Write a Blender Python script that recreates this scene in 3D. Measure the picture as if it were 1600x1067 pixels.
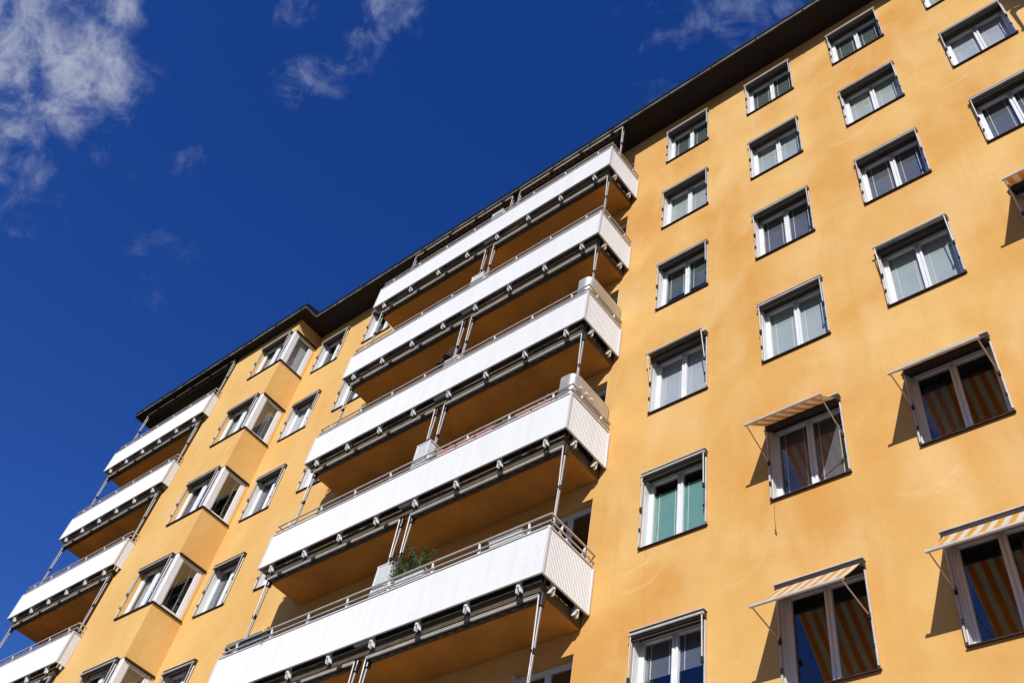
import bpy, math, random
from mathutils import Vector, Matrix
random.seed(7)
for o in list(bpy.data.objects): bpy.data.objects.remove(o)
scene = bpy.context.scene
col = scene.collection
ZG = 22.5                      # height of the top row of window sills above the ground
H = 2.9                        # storey height

# ------------------------------------------------------------------ camera
cam = bpy.data.cameras.new("camera"); co = bpy.data.objects.new("camera", cam); col.objects.link(co)
RX = Vector((0.76873424, 0.62027316, 0.15591301))
RD = Vector((-0.41009056, 0.66511037, -0.62406244))
RF = Vector((-0.49078854, 0.41579972, 0.76566129))
CAM = Vector((5.68968, -9.10537, ZG - 20.92479))
mw = Matrix(((RX.x, -RD.x, -RF.x, CAM.x), (RX.y, -RD.y, -RF.y, CAM.y), (RX.z, -RD.z, -RF.z, CAM.z), (0, 0, 0, 1)))
co.matrix_world = mw
cam.sensor_width = 36; cam.lens = 34.43; cam.clip_start = 0.05; cam.clip_end = 6000
scene.camera = co
F_PX = 1530.17
def pixdir(u, v):              # direction in the sky seen at a pixel of the photograph
    d = RX * ((u - 800) / F_PX) + RD * ((v - 533.5) / F_PX) + RF
    return d.normalized()

# ------------------------------------------------------------------ sun, sky
SUN = Vector((0.56, -1.0, 0.68)).normalized()
sl = bpy.data.lights.new("sun", 'SUN'); sl.energy = 5.0; sl.angle = math.radians(0.5); sl.color = (1, 0.975, 0.94)
so = bpy.data.objects.new("sun", sl); col.objects.link(so)
so.rotation_euler = (-SUN).to_track_quat('-Z', 'Y').to_euler(); so.location = (20, -30, 60)

class NT:
    def __init__(s, tree): s.t = tree; s.n = tree.nodes; s.l = tree.links
    def new(s, typ, **kw):
        n = s.n.new(typ)
        for k, v in kw.items(): setattr(n, k, v)
        return n
    def put(s, sock, v):
        if hasattr(v, 'is_output') or hasattr(v, 'links'): s.l.new(v, sock)
        else: sock.default_value = v
    def math(s, op, a, b=None, c=None, clamp=False):
        n = s.new('ShaderNodeMath', operation=op, use_clamp=clamp)
        s.put(n.inputs[0], a)
        if b is not None: s.put(n.inputs[1], b)
        if c is not None: s.put(n.inputs[2], c)
        return n.outputs[0]
    def vmath(s, op, a, b=None):
        n = s.new('ShaderNodeVectorMath', operation=op)
        s.put(n.inputs[0], a)
        if b is not None: s.put(n.inputs[1], b)
        return n.outputs['Value'] if op in ('DOT_PRODUCT', 'LENGTH', 'DISTANCE') else n.outputs['Vector']
    def maprange(s, v, a, b, c=0.0, d=1.0, smooth=False):
        n = s.new('ShaderNodeMapRange'); n.interpolation_type = 'SMOOTHSTEP' if smooth else 'LINEAR'
        for i, x in enumerate((v, a, b, c, d)): s.put(n.inputs[i], x)
        return n.outputs[0]
    def noise(s, vec, scale, detail=4, rough=0.55, dist=0.0):
        n = s.new('ShaderNodeTexNoise'); s.put(n.inputs['Vector'], vec)
        n.inputs['Scale'].default_value = scale; n.inputs['Detail'].default_value = detail
        n.inputs['Roughness'].default_value = rough; n.inputs['Distortion'].default_value = dist
        return n.outputs['Fac']
    def mix(s, f, a, b):
        n = s.new('ShaderNodeMix', data_type='RGBA')
        s.put(n.inputs['Factor'], f); s.put(n.inputs['A'], a); s.put(n.inputs['B'], b)
        return n.outputs['Result']

world = bpy.data.worlds.new("World"); scene.world = world; world.use_nodes = True
w = NT(world.node_tree); w.n.clear()
sky = w.new('ShaderNodeTexSky', sky_type='NISHITA'); sky.sun_disc = False
sky.sun_elevation = math.asin(SUN.z); sky.sun_rotation = math.atan2(SUN.x, SUN.y)
sky.air_density = 1.0; sky.dust_density = 0.2; sky.ozone_density = 3.0; sky.altitude = 200
hs = w.new('ShaderNodeHueSaturation'); w.l.new(sky.outputs[0], hs.inputs['Color'])
hs.inputs['Hue'].default_value = 0.5245; hs.inputs['Saturation'].default_value = 1.335; hs.inputs['Value'].default_value = 2.55
tc = w.new('ShaderNodeTexCoord'); D = tc.outputs['Generated']
def warpdir(vec, scale, amp):
    n = w.new('ShaderNodeTexNoise'); n.inputs['Scale'].default_value = scale; n.inputs['Detail'].default_value = 5; w.l.new(vec, n.inputs['Vector'])
    o = w.vmath('SUBTRACT', n.outputs['Color'], (.5, .5, .5)); m = w.new('ShaderNodeVectorMath', operation='SCALE'); w.l.new(o, m.inputs[0]); m.inputs['Scale'].default_value = amp
    return w.vmath('NORMALIZE', w.vmath('ADD', vec, m.outputs['Vector']))
DW = warpdir(warpdir(D, 9.0, .10), 30.0, .035)
fb = w.noise(D, 11.0, 9, 0.64, 1.2)
fb2 = w.noise(D, 34.0, 8, 0.68, 0.5)
BL = [(30, 60, 190, .95), (110, 100, 125, 1.0), (150, 105, 75, .85), (185, 110, 40, .45), (40, 150, 110, .48), (95, 190, 60, .5), (45, 235, 75, .42), (20, 270, 60, .6), (10, 330, 50, .4),
      (195, 2, 55, .8), (470, 0, 60, .5), (598, 8, 55, .70), (605, 40, 32, .5), (565, 85, 55, .55), (515, 110, 60, .60), (450, 130, 40, .35), (230, 85, 40, .3),
      (292, 272, 40, .48), (240, 405, 80, .27), (250, 425, 60, .25), (170, 330, 110, .30), (150, 240, 90, .34), (1150, 10, 230, .42), (1080, 0, 170, .40), (20, 330, 70, .42), (60, 30, 120, .9)]
acc = None
for u, v, r, s_ in BL:
    dd = pixdir(u, v); cr = math.cos(r / F_PX)
    dot = w.vmath('DOT_PRODUCT', DW, tuple(dd))
    b = w.maprange(dot, cr, 1.0, 0.0, s_, True)
    acc = b if acc is None else w.math('MAXIMUM', acc, b)
# broken clouds over the street side of the sky as well (seen in the window panes)
sep = w.new('ShaderNodeSeparateXYZ'); w.l.new(D, sep.inputs[0])
side = w.maprange(w.vmath('DOT_PRODUCT', D, (-.26, -.46, .85)), 0.88, 0.97, 0.0, 0.80, True)
acc = w.math('MAXIMUM', acc, side)
f1 = w.math('SUBTRACT', fb, 0.5); f2 = w.math('SUBTRACT', fb2, 0.5)
dens = w.math('MULTIPLY_ADD', f1, 2.6, acc); dens = w.math('MULTIPLY_ADD', f2, 1.7, dens)
dens = w.math('MULTIPLY', w.maprange(dens, 0.20, 1.45, 0, 1, True), w.maprange(acc, 0.0, 0.35))
ccol = w.mix(w.maprange(w.math('MULTIPLY_ADD', f2, 1.2, w.math('MULTIPLY_ADD', f1, 1.6, acc)), 0.7, 1.6), (4.2, 5.2, 8.9, 1), (11.8, 12.2, 13.6, 1))
low = w.maprange(sep.outputs['Z'], 0.05, 0.45, 0.16, 1.0, True)      # sky dimmed on purpose towards the horizon to weaken its fill light
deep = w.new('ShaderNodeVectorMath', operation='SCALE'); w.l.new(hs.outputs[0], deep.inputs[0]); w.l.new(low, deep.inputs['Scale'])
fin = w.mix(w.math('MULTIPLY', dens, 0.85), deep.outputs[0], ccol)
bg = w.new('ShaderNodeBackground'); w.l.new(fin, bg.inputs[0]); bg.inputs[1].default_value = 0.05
wo = w.new('ShaderNodeOutputWorld'); w.l.new(bg.outputs[0], wo.inputs[0])

scene.view_settings.view_transform = 'Standard'; scene.view_settings.look = 'None'
scene.view_settings.exposure = 0.0; scene.view_settings.gamma = 1.0
scene.cycles.max_bounces = 8; scene.cycles.diffuse_bounces = 4; scene.cycles.transparent_max_bounces = 12
scene.cycles.use_denoising = True

# ------------------------------------------------------------------ materials
def mat(name, color, rough=0.6, metal=0.0, var=0.0, vscale=3.0, bump=0.0, bscale=40.0, spec=0.4, trans=0.0):
    m = bpy.data.materials.new(name); m.use_nodes = True; t = NT(m.node_tree); t.n.clear()
    p = t.new('ShaderNodeBsdfPrincipled'); out = t.new('ShaderNodeOutputMaterial')
    p.inputs['Roughness'].default_value = rough; p.inputs['Metallic'].default_value = metal
    p.inputs['Specular IOR Level'].default_value = spec
    c = (*color, 1)
    g = t.new('ShaderNodeNewGeometry'); pos = g.outputs['Position']
    if var > 0:
        n = t.noise(pos, vscale, 5, 0.6)
        f = t.maprange(n, 0.3, 0.7)
        a = tuple(max(0, x * (1 - var)) for x in color) + (1,); b = tuple(min(1, x * (1 + var)) for x in color) + (1,)
        c = t.mix(f, a, b)
        t.put(p.inputs['Roughness'], t.maprange(n, 0.3, 0.7, max(0, rough - .1), min(1, rough + .1)))
    t.put(p.inputs['Base Color'], c)
    if bump > 0:
        bn = t.new('ShaderNodeBump'); bn.inputs['Strength'].default_value = bump; bn.inputs['Distance'].default_value = 0.01
        t.put(bn.inputs['Height'], t.noise(pos, bscale, 4)); t.l.new(bn.outputs[0], p.inputs['Normal'])
    if trans > 0:
        tr = t.new('ShaderNodeBsdfTranslucent'); t.put(tr.inputs['Color'], c)
        mx = t.new('ShaderNodeMixShader'); mx.inputs[0].default_value = trans
        t.l.new(p.outputs[0], mx.inputs[1]); t.l.new(tr.outputs[0], mx.inputs[2]); t.l.new(mx.outputs[0], out.inputs[0])
    else: t.l.new(p.outputs[0], out.inputs[0])
    return m

def wall_material():
    m = bpy.data.materials.new("ochre_stucco"); m.use_nodes = True; t = NT(m.node_tree); t.n.clear()
    p = t.new('ShaderNodeBsdfPrincipled'); out = t.new('ShaderNodeOutputMaterial'); t.l.new(p.outputs[0], out.inputs[0])
    p.inputs['Roughness'].default_value = 0.92; p.inputs['Specular IOR Level'].default_value = 0.15
    g = t.new('ShaderNodeNewGeometry'); pos = g.outputs['Position']
    n1 = t.noise(pos, 0.42, 4, 0.5, 0.4)
    mp = t.new('ShaderNodeMapping'); mp.inputs['Scale'].default_value = (1.0, 1.0, 0.42); t.l.new(pos, mp.inputs[0])
    n2 = t.noise(mp.outputs[0], 1.3, 4, 0.5, 0.5)
    n3 = t.noise(pos, 28.0, 4, 0.6)
    mp2 = t.new('ShaderNodeMapping'); mp2.inputs['Scale'].default_value = (5.5, 5.5, 0.16); t.l.new(pos, mp2.inputs[0])
    n4 = t.noise(mp2.outputs[0], 1.0, 4, 0.6)
    base = t.mix(t.maprange(n1, 0.36, 0.64), (0.595, 0.298, 0.074, 1), (0.690, 0.428, 0.145, 1))
    base = t.mix(t.maprange(n2, 0.40, 0.74, 0, 0.5, True), base, (0.72, 0.495, 0.225, 1))
    base = t.mix(t.maprange(n4, 0.52, 0.78, 0, 0.22, True), base, (0.53, 0.245, 0.050, 1))
    # pale crescents left by the plasterer's float: (x, z, radius, centre angle, half width angle)
    sp = t.new('ShaderNodeSeparateXYZ'); t.l.new(pos, sp.inputs[0])
    X, Z = sp.outputs['X'], sp.outputs['Z']
    wob = t.math('MULTIPLY', t.math('SUBTRACT', t.noise(pos, 3.0, 3), 0.5), 0.16)
    brk = t.maprange(t.noise(pos, 7.0, 4, 0.65), 0.42, 0.6)
    # blends to a paler tone towards the far end
    base = t.mix(t.maprange(X, -3.0, -13.0, 0, 0.5, True), base, (0.74, 0.475, 0.165, 1))
    arcs = None
    for (cx, cz, r, a0, hw, th, st) in ((5.25, -0.02, .78, -95, 48, .05, 1), (2.98, -2.55, .82, -72, 45, .045, 1), (5.08, -2.62, .80, -80, 45, .04, .9), (3.0, .05, .80, -82, 45, .06, .7),
                                    (3.0, -11.6, .7, -82, 42, .06, 1), (3.05, -11.75, .62, -75, 40, .03, .8), (-1.25, -11.45, .50, -82, 45, .05, .8), (-1.2, -11.75, .56, -80, 45, .06, .8),
                                    (-1.25, -8.7, .56, -85, 30, .05, .7), (.2, -12.0, .8, -60, 40, .04, .5), (3.2, -8.8, .8, -95, 40, .04, .4), (4.9, -5.6, .8, -75, 40, .04, .6),
                                    (-4.4, -6.0, .7, -80, 40, .05, .5), (0.2, -5.6, .7, -100, 40, .04, .4), (5.4, -6.2, .7, -110, 30, .04, .4)):
        dx = t.math('SUBTRACT', X, cx); dz = t.math('SUBTRACT', Z, cz + ZG)
        rr = t.math('ADD', t.math('SQRT', t.math('ADD', t.math('MULTIPLY', dx, dx), t.math('MULTIPLY', dz, dz))), wob)
        band = t.maprange(t.math('ABSOLUTE', t.math('SUBTRACT', rr, r)), th, 0.004, 0, st, True)
        an = t.math('ABSOLUTE', t.math('SUBTRACT', t.math('ARCTAN2', dz, dx), math.radians(a0)))
        amask = t.maprange(an, math.radians(hw), math.radians(hw * .55), 0, 1, True)
        v = t.math('MULTIPLY', band, amask); arcs = v if arcs is None else t.math('MAXIMUM', arcs, v)
    base = t.mix(t.math('MULTIPLY', t.math('MULTIPLY', arcs, 0.62), t.math('MULTIPLY_ADD', brk, 0.6, 0.4)), base, (0.74, 0.50, 0.25, 1))
    # a few chipped spots
    vo = t.new('ShaderNodeTexVoronoi'); vo.inputs['Scale'].default_value = 0.55; t.l.new(pos, vo.inputs['Vector'])
    spot = t.maprange(vo.outputs['Distance'], 0.034, 0.012, 0, 0.5)
    base = t.mix(spot, base, (0.72, 0.50, 0.27, 1))
    base = t.mix(t.maprange(n3, 0.3, 0.7, 0, 0.14), base, (0.34, 0.14, 0.03, 1))
    # thin drips
    mp3 = t.new('ShaderNodeMapping'); mp3.inputs['Scale'].default_value = (16.0, 16.0, 0.5); t.l.new(pos, mp3.inputs[0])
    dr_ = t.math('MULTIPLY', t.maprange(t.noise(mp3.outputs[0], 1.0, 3, 0.6), 0.60, 0.78), t.maprange(t.noise(pos, 0.9, 2), 0.48, 0.62))
    base = t.mix(t.math('MULTIPLY', dr_, 0.30), base, (0.40, 0.19, 0.06, 1))
    t.put(p.inputs['Base Color'], base)
    b1 = t.new('ShaderNodeBump'); b1.inputs['Strength'].default_value = 0.35; b1.inputs['Distance'].default_value = 0.006
    t.put(b1.inputs['Height'], t.noise(pos, 55.0, 5, 0.7))
    b2 = t.new('ShaderNodeBump'); b2.inputs['Strength'].default_value = 0.30; b2.inputs['Distance'].default_value = 0.06
    t.put(b2.inputs['Height'], t.noise(pos, 1.6, 3, 0.5, 0.5)); t.l.new(b1.outputs[0], b2.inputs['Normal'])
    t.l.new(b2.outputs[0], p.inputs['Normal'])
    return m

def panel_material():
    m = mat('white_corrugated_sheet', (.68, .675, .655), .5); t = NT(m.node_tree)
    p = [n for n in t.n if n.type == 'BSDF_PRINCIPLED'][0]
    g = t.new('ShaderNodeNewGeometry'); mp = t.new('ShaderNodeMapping'); mp.inputs['Scale'].default_value = (7, 7, .7); t.l.new(g.outputs['Position'], mp.inputs[0])
    st = t.maprange(t.noise(mp.outputs[0], 1.0, 4, .6), .45, .8, 0, .35)
    c = t.mix(st, (.655, .655, .645, 1), (.49, .475, .445, 1))
    c = t.mix(t.maprange(t.noise(g.outputs['Position'], .8, 3), .4, .7, 0, .25), c, (.62, .61, .59, 1))
    t.put(p.inputs['Base Color'], c); return m
def glass_material():
    m = bpy.data.materials.new("window_glass"); m.use_nodes = True; t = NT(m.node_tree); t.n.clear()
    out = t.new('ShaderNodeOutputMaterial')
    g = t.new('ShaderNodeNewGeometry')
    bn = t.new('ShaderNodeBump'); bn.inputs['Strength'].default_value = 0.06; bn.inputs['Distance'].default_value = 0.02
    t.put(bn.inputs['Height'], t.noise(g.outputs['Position'], 2.2, 2, 0.4))
    # double glazing: Schlick reflectance of two panes, the same from both sides
    cth = t.math('ABSOLUTE', t.vmath('DOT_PRODUCT', g.outputs['Incoming'], g.outputs['Normal']))
    sch = t.math('POWER', t.math('SUBTRACT', 1.0, cth), 5.0)
    fac = t.math('MULTIPLY_ADD', sch, 0.9, 0.13, clamp=True)
    gl = t.new('ShaderNodeBsdfGlossy'); gl.inputs['Roughness'].default_value = 0.0; gl.inputs['Color'].default_value = (.95, .97, 1, 1)
    t.l.new(bn.outputs[0], gl.inputs['Normal'])
    tr = t.new('ShaderNodeBsdfTransparent'); tr.inputs['Color'].default_value = (.88, .92, .90, 1)
    mx = t.new('ShaderNodeMixShader'); t.l.new(fac, mx.inputs[0]); t.l.new(tr.outputs[0], mx.inputs[1]); t.l.new(gl.outputs[0], mx.inputs[2])
    t.l.new(mx.outputs[0], out.inputs[0])
    return m

def stripe_material(name, ca, cb, period, phase=0.0, trans=0.4):
    m = bpy.data.materials.new(name); m.use_nodes = True; t = NT(m.node_tree); t.n.clear()
    out = t.new('ShaderNodeOutputMaterial'); tcn = t.new('ShaderNodeTexCoord')
    sp = t.new('ShaderNodeSeparateXYZ'); t.l.new(tcn.outputs['Object'], sp.inputs[0])
    fx = t.math('FRACT', t.math('ADD', t.math('DIVIDE', sp.outputs['X'], period), phase))
    k = t.maprange(t.math('ABSOLUTE', t.math('SUBTRACT', fx, 0.5)), 0.24, 0.26)
    n = t.noise(tcn.outputs['Object'], 14, 4)
    c = t.mix(k, ca, cb); c = t.mix(t.maprange(n, .3, .8, 0, .25), c, (.35, .24, .14, 1))
    p = t.new('ShaderNodeBsdfPrincipled'); p.inputs['Roughness'].default_value = 0.85; t.put(p.inputs['Base Color'], c)
    tr = t.new('ShaderNodeBsdfTranslucent'); t.put(tr.inputs['Color'], c)
    mx = t.new('ShaderNodeMixShader'); mx.inputs[0].default_value = trans
    t.l.new(p.outputs[0], mx.inputs[1]); t.l.new(tr.outputs[0], mx.inputs[2]); t.l.new(mx.outputs[0], out.inputs[0])
    return m

M = {}
M['wall'] = wall_material()
M['glass'] = glass_material()
M['white'] = mat('white_frame_paint', (.68, .68, .68), .45, var=.05, vscale=5)
M['panel'] = panel_material()
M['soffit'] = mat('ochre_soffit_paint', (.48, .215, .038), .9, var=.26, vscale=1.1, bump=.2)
M['slab'] = mat('olive_brown_slab_edge', (.085, .062, .035), .8, var=.35, vscale=4)
M['black'] = mat('black_painted_steel', (.012, .012, .014), .35, var=.3, vscale=6)
M['silver'] = mat('brushed_aluminium', (.36, .36, .36), .45, .5, var=.1, vscale=8)
M['rail'] = mat('pale_painted_rail', (.52, .48, .43), .5, .15, var=.1, vscale=6)
M['bracket'] = mat('white_cast_bracket', (.80, .80, .78), .5, var=.08, vscale=20)
M['galv'] = mat('galvanised_tube', (.23, .235, .24), .5, .4, var=.2, vscale=6)
M['sill'] = mat('dark_brown_sheet_metal', (.045, .02, .016), .4, .3, var=.2, vscale=8)
M['cassette'] = mat('dark_awning_box', (.035, .028, .022), .5, .2, var=.3, vscale=6)
M['fascia'] = mat('weathered_dark_fascia', (.10, .10, .092), .7, var=.75, vscale=2.5)
M['roofedge'] = mat('black_roof_sheet', (.012, .013, .014), .5, .2)
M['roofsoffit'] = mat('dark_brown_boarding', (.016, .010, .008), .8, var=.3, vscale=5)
M['valance'] = mat('grey_brown_awning_cloth', (.075, .055, .033), .9, var=.25, vscale=7)
M['redcloth'] = mat('rust_awning_cloth', (.24, .07, .03), .9, var=.3, vscale=7)
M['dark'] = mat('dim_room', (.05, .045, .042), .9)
M['stripe'] = stripe_material('orange_white_awning_cloth', (.80, .38, .045, 1), (.76, .72, .60, 1), .15, trans=.36)
M['stripe_light'] = stripe_material('yellow_white_awning_cloth', (.85, .42, .07, 1), (.80, .77, .68, 1), .13)
BLC = dict(green=(.17, .34, .29), pale=(.47, .485, .465), grey=(.45, .47, .48), lav=(.50, .50, .55), slate=(.125, .12, .145), deep=(.095, .112, .108), beige=(.33, .28, .22), dkbrown=(.06, .045, .035), blue=(.10, .14, .24), curtain=(.62, .62, .60))
for k, c_ in BLC.items(): M['blind_' + k] = mat('blind_' + k, c_, .7, var=.05, vscale=2)
M['cord'] = mat('pale_cord', (.7, .7, .68), .8)
M['screenmetal'] = mat('dull_steel_sheet', (.50, .47, .41), .42, .6, var=.15, vscale=2.5)
M['greenglass'] = mat('ribbed_translucent_sheet', (.52, .54, .51), .4, var=.05)
M['terracotta'] = mat('faded_pink_plastic', (.60, .29, .23), .6, var=.1, vscale=9)
M['greyplastic'] = mat('pale_grey_plastic', (.52, .52, .50), .55, var=.1, vscale=9)
M['darkplastic'] = mat('dark_grey_plastic', (.05, .052, .058), .5, var=.1, vscale=9)
M['leaf'] = mat('leaf_green', (.050, .085, .022), .55, var=.45, vscale=20, trans=.25)
M['leafpale'] = mat('leaf_pale_green', (.14, .19, .06), .55, var=.4, vscale=20, trans=.25)
M['flowerpink'] = mat('pink_petals', (.62, .30, .42), .6, var=.2, vscale=30, trans=.2)
M['flowerred'] = mat('red_petals', (.65, .05, .05), .6, var=.2, vscale=30, trans=.2)
M['flowerwhite'] = mat('white_petals', (.75, .72, .66), .6, trans=.2)
M['stem'] = mat('stem_green', (.10, .12, .04), .7)
M['browncloth'] = mat('dark_brown_cloth', (.030, .016, .012), .9, var=.3, vscale=8)
M['soil'] = mat('potting_soil', (.03, .02, .015), .95)

# ------------------------------------------------------------------ mesh helpers
class MB:
    def __init__(s): s.v = []; s.f = []
    def quad(s, a, b, c, d):
        n = len(s.v); s.v += [a, b, c, d]; s.f.append((n, n + 1, n + 2, n + 3)); return s
    def poly(s, pts):
        n = len(s.v); s.v += list(pts); s.f.append(tuple(range(n, n + len(pts)))); return s
    def box(s, x0, x1, y0, y1, z0, z1, c=0.0):
        if c > 0:      # chamfered along the longest side
            dx, dy, dz = x1 - x0, y1 - y0, z1 - z0; m = max(dx, dy, dz)
            def ring(a0, a1, b0, b1): return [(a0 + c, b0), (a1 - c, b0), (a1, b0 + c), (a1, b1 - c), (a1 - c, b1), (a0 + c, b1), (a0, b1 - c), (a0, b0 + c)]
            if m == dx: R = ring(y0, y1, z0, z1); A = [(x0, p, q) for p, q in R]; B = [(x1, p, q) for p, q in R]
            elif m == dy: R = ring(x0, x1, z0, z1); A = [(p, y0, q) for p, q in R]; B = [(p, y1, q) for p, q in R]
            else: R = ring(x0, x1, y0, y1); A = [(p, q, z0) for p, q in R]; B = [(p, q, z1) for p, q in R]
            return s.loft([A, B])
        n = len(s.v)
        s.v += [(x0, y0, z0), (x1, y0, z0), (x1, y1, z0), (x0, y1, z0), (x0, y0, z1), (x1, y0, z1), (x1, y1, z1), (x0, y1, z1)]
        for f in ((0, 3, 2, 1), (4, 5, 6, 7), (0, 1, 5, 4), (1, 2, 6, 5), (2, 3, 7, 6), (3, 0, 4, 7)): s.f.append(tuple(n + i for i in f))
        return s
    def loft(s, rings, caps=True, closed=True):
        n = len(s.v); k = len(rings[0])
        for r in rings: s.v += [tuple(p) for p in r]
        for i in range(len(rings) - 1):
            for j in range(k if closed else k - 1):
                a = n + i * k + j; b = n + i * k + (j + 1) % k
                s.f.append((a, b, b + k, a + k))
        if caps and closed:
            s.f.append(tuple(n + j for j in reversed(range(k)))); s.f.append(tuple(n + (len(rings) - 1) * k + j for j in range(k)))
        return s
    def tube(s, pts, r, n=10):
        pts = [Vector(p) for p in pts]; rings = []
        for i, p in enumerate(pts):
            d = (pts[min(i + 1, len(pts) - 1)] - pts[max(i - 1, 0)]).normalized()
            a = d.cross(Vector((0, 0, 1)));
            if a.length < 1e-3: a = d.cross(Vector((1, 0, 0)))
            a.normalize(); b = d.cross(a)
            rr = r if not isinstance(r, (list, tuple)) else r[i]
            rings.append([tuple(p + (a * math.cos(t) + b * math.sin(t)) * rr) for t in [2 * math.pi * k / n for k in range(n)]])
        return s.loft(rings)
    def mesh(s, name, m, smooth=False):
        me = bpy.data.meshes.new(name); me.from_pydata(s.v, [], s.f); me.materials.append(M[m]); me.update()
        if smooth:
            for p in me.polygons: p.use_smooth = True
            try: me.set_sharp_from_angle(angle=math.radians(40))
            except Exception: pass
        return me

def wloc(o):
    v = Vector((0, 0, 0))
    while o: v += o.location; o = o.parent
    return v
def obj(name, me, parent=None, loc=(0, 0, 0), label=None):
    """link one mesh object; loc is its world position"""
    o = bpy.data.objects.new(name, me); col.objects.link(o)
    l = Vector(loc)
    if parent is not None: o.parent = parent; l = l - wloc(parent)
    o.location = l
    if label: o['label'] = label
    return o
def build(name, mb, m, parent=None, loc=(0, 0, 0), label=None, smooth=False):
    return obj(name, mb.mesh(name, m, smooth), parent, loc, label)
def empty(name, loc, label, cat, group=None):
    o = bpy.data.objects.new(name, None); col.objects.link(o); o.location = loc; o.empty_display_size = .2
    o['label'] = label; o['category'] = cat
    if group: o['group'] = group
    return o

# ------------------------------------------------------------------ ground
g_ = MB().quad((-2500, -2500, 0), (2500, -2500, 0), (2500, 2500, 0), (-2500, 2500, 0))
M['ground'] = mat('worn_asphalt', (.062, .059, .055), .9, var=.25, vscale=.3, bump=.4)
go = build('ground', g_, 'ground'); go['kind'] = 'structure'
pv = MB().box(-30, 16, -3.2, -.0, .004, .14, 0)
M['paving'] = mat('concrete_paving', (.20, .19, .18), .85, var=.15, vscale=.8, bump=.3)
po = build('pavement', MB().box(-30, 16, -14.5, -0.9, -.2, .12), 'paving'); po['kind'] = 'structure'

# ------------------------------------------------------------------ the building
B = empty('apartment_building', (-3, 6, 0), 'tall ochre stuccoed apartment block with white corrugated balconies under a dark roof edge', 'building')
XL, XR = -22.1, 15.0          # ends of the front
FL, FR, FY = -17.25, -14.155, -0.878   # projecting bay
WIN_W, WIN_H = 1.125, 1.452
SOF = 1.985                    # roof soffit
COLS = dict(A=-1.126, B=1.027, C=3.101, D=5.175)
z = lambda r, k=0: ZG + r - H * k

# openings (x0, x1, z0, z1) in the main wall plane
main_open = []
for c, x in COLS.items():
    for k in range(6):
        main_open.append((x, x + WIN_W, z(0, k), z(WIN_H, k)))
for k in range(6):
    main_open.append((-13.731, -12.606, z(0, k), z(WIN_H, k)))
    main_open.append((-11.525, -10.40, z(0, k), z(WIN_H, k)))
BALC_OPEN = []                 # windows and doors giving on the main balconies
for k in range(6):
    for (a, b, lo) in ((-3.255, -2.13, 0), (-4.55, -3.65, -.84), (-7.35, -6.45, -.84), (-9.1, -7.98, 0)):
        main_open.append((a, b, z(lo, k), z(WIN_H, k))); BALC_OPEN.append((a, b, lo, k))
LBAL_OPEN = [(-19.9, -18.775, 0, k) for k in range(5)] + [(-18.4, -17.5, -.84, k) for k in range(5)]
for (a, b, lo, k) in LBAL_OPEN: main_open.append((a, b, z(lo, k), z(WIN_H, k)))

def wall_grid(mb, x0, x1, z0, z1, holes, P, depth):
    """plane with real rectangular openings and reveals; P(x, z, d) -> point, d = depth into the wall"""
    xs = sorted({x0, x1} | {v for h in holes for v in h[:2] if x0 < v < x1})
    zs = sorted({z0, z1} | {v for h in holes for v in h[2:] if z0 < v < z1})
    xs = [v for i, v in enumerate(xs) if i == 0 or v - xs[i - 1] > 1e-5]; zs = [v for i, v in enumerate(zs) if i == 0 or v - zs[i - 1] > 1e-5]
    idx = {}; 
    def vid(i, j):
        if (i, j) not in idx: idx[(i, j)] = len(mb.v); mb.v.append(P(xs[i], zs[j], 0))
        return idx[(i, j)]
    for i in range(len(xs) - 1):
        for j in range(len(zs) - 1):
            cx, cz = (xs[i] + xs[i + 1]) / 2, (zs[j] + zs[j + 1]) / 2
            if any(h[0] < cx < h[1] and h[2] < cz < h[3] for h in holes): continue
            mb.f.append((vid(i, j), vid(i + 1, j), vid(i + 1, j + 1), vid(i, j + 1)))
    for a, b, c, d in holes:
        mb.quad(P(a, c, 0), P(a, d, 0), P(a, d, depth), P(a, c, depth))
        mb.quad(P(b, c, 0), P(b, c, depth), P(b, d, depth), P(b, d, 0))
        mb.quad(P(a, d, 0), P(b, d, 0), P(b, d, depth), P(a, d, depth))
        mb.quad(P(a, c, 0), P(a, c, depth), P(b, c, depth), P(b, c, 0))
RD_ = .25
mb = MB()
holesR = [h for h in main_open if h[0] > FR]; holesL = [h for h in main_open if h[1] < FL]
wall_grid(mb, FR, XR, 0, z(SOF), holesR, lambda x, zz, d: (x, d, zz), RD_)
wall_grid(mb, XL, FL, 0, z(SOF), holesL, lambda x, zz, d: (x, d, zz), RD_)
for (x, y0, y1) in ((FL, 0, FY),): mb.quad((x, y0, 0), (x, y1, 0), (x, y1, z(SOF)), (x, y0, z(SOF)))
mb.quad((XL, 14, 0), (XL, 0, 0), (XL, 0, z(SOF)), (XL, 14, z(SOF)))
mb.quad((XR, 0, 0), (XR, 14, 0), (XR, 14, z(SOF)), (XR, 0, z(SOF)))
mb.quad((XR, 14, 0), (XL, 14, 0), (XL, 14, z(SOF)), (XR, 14, z(SOF)))
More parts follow.
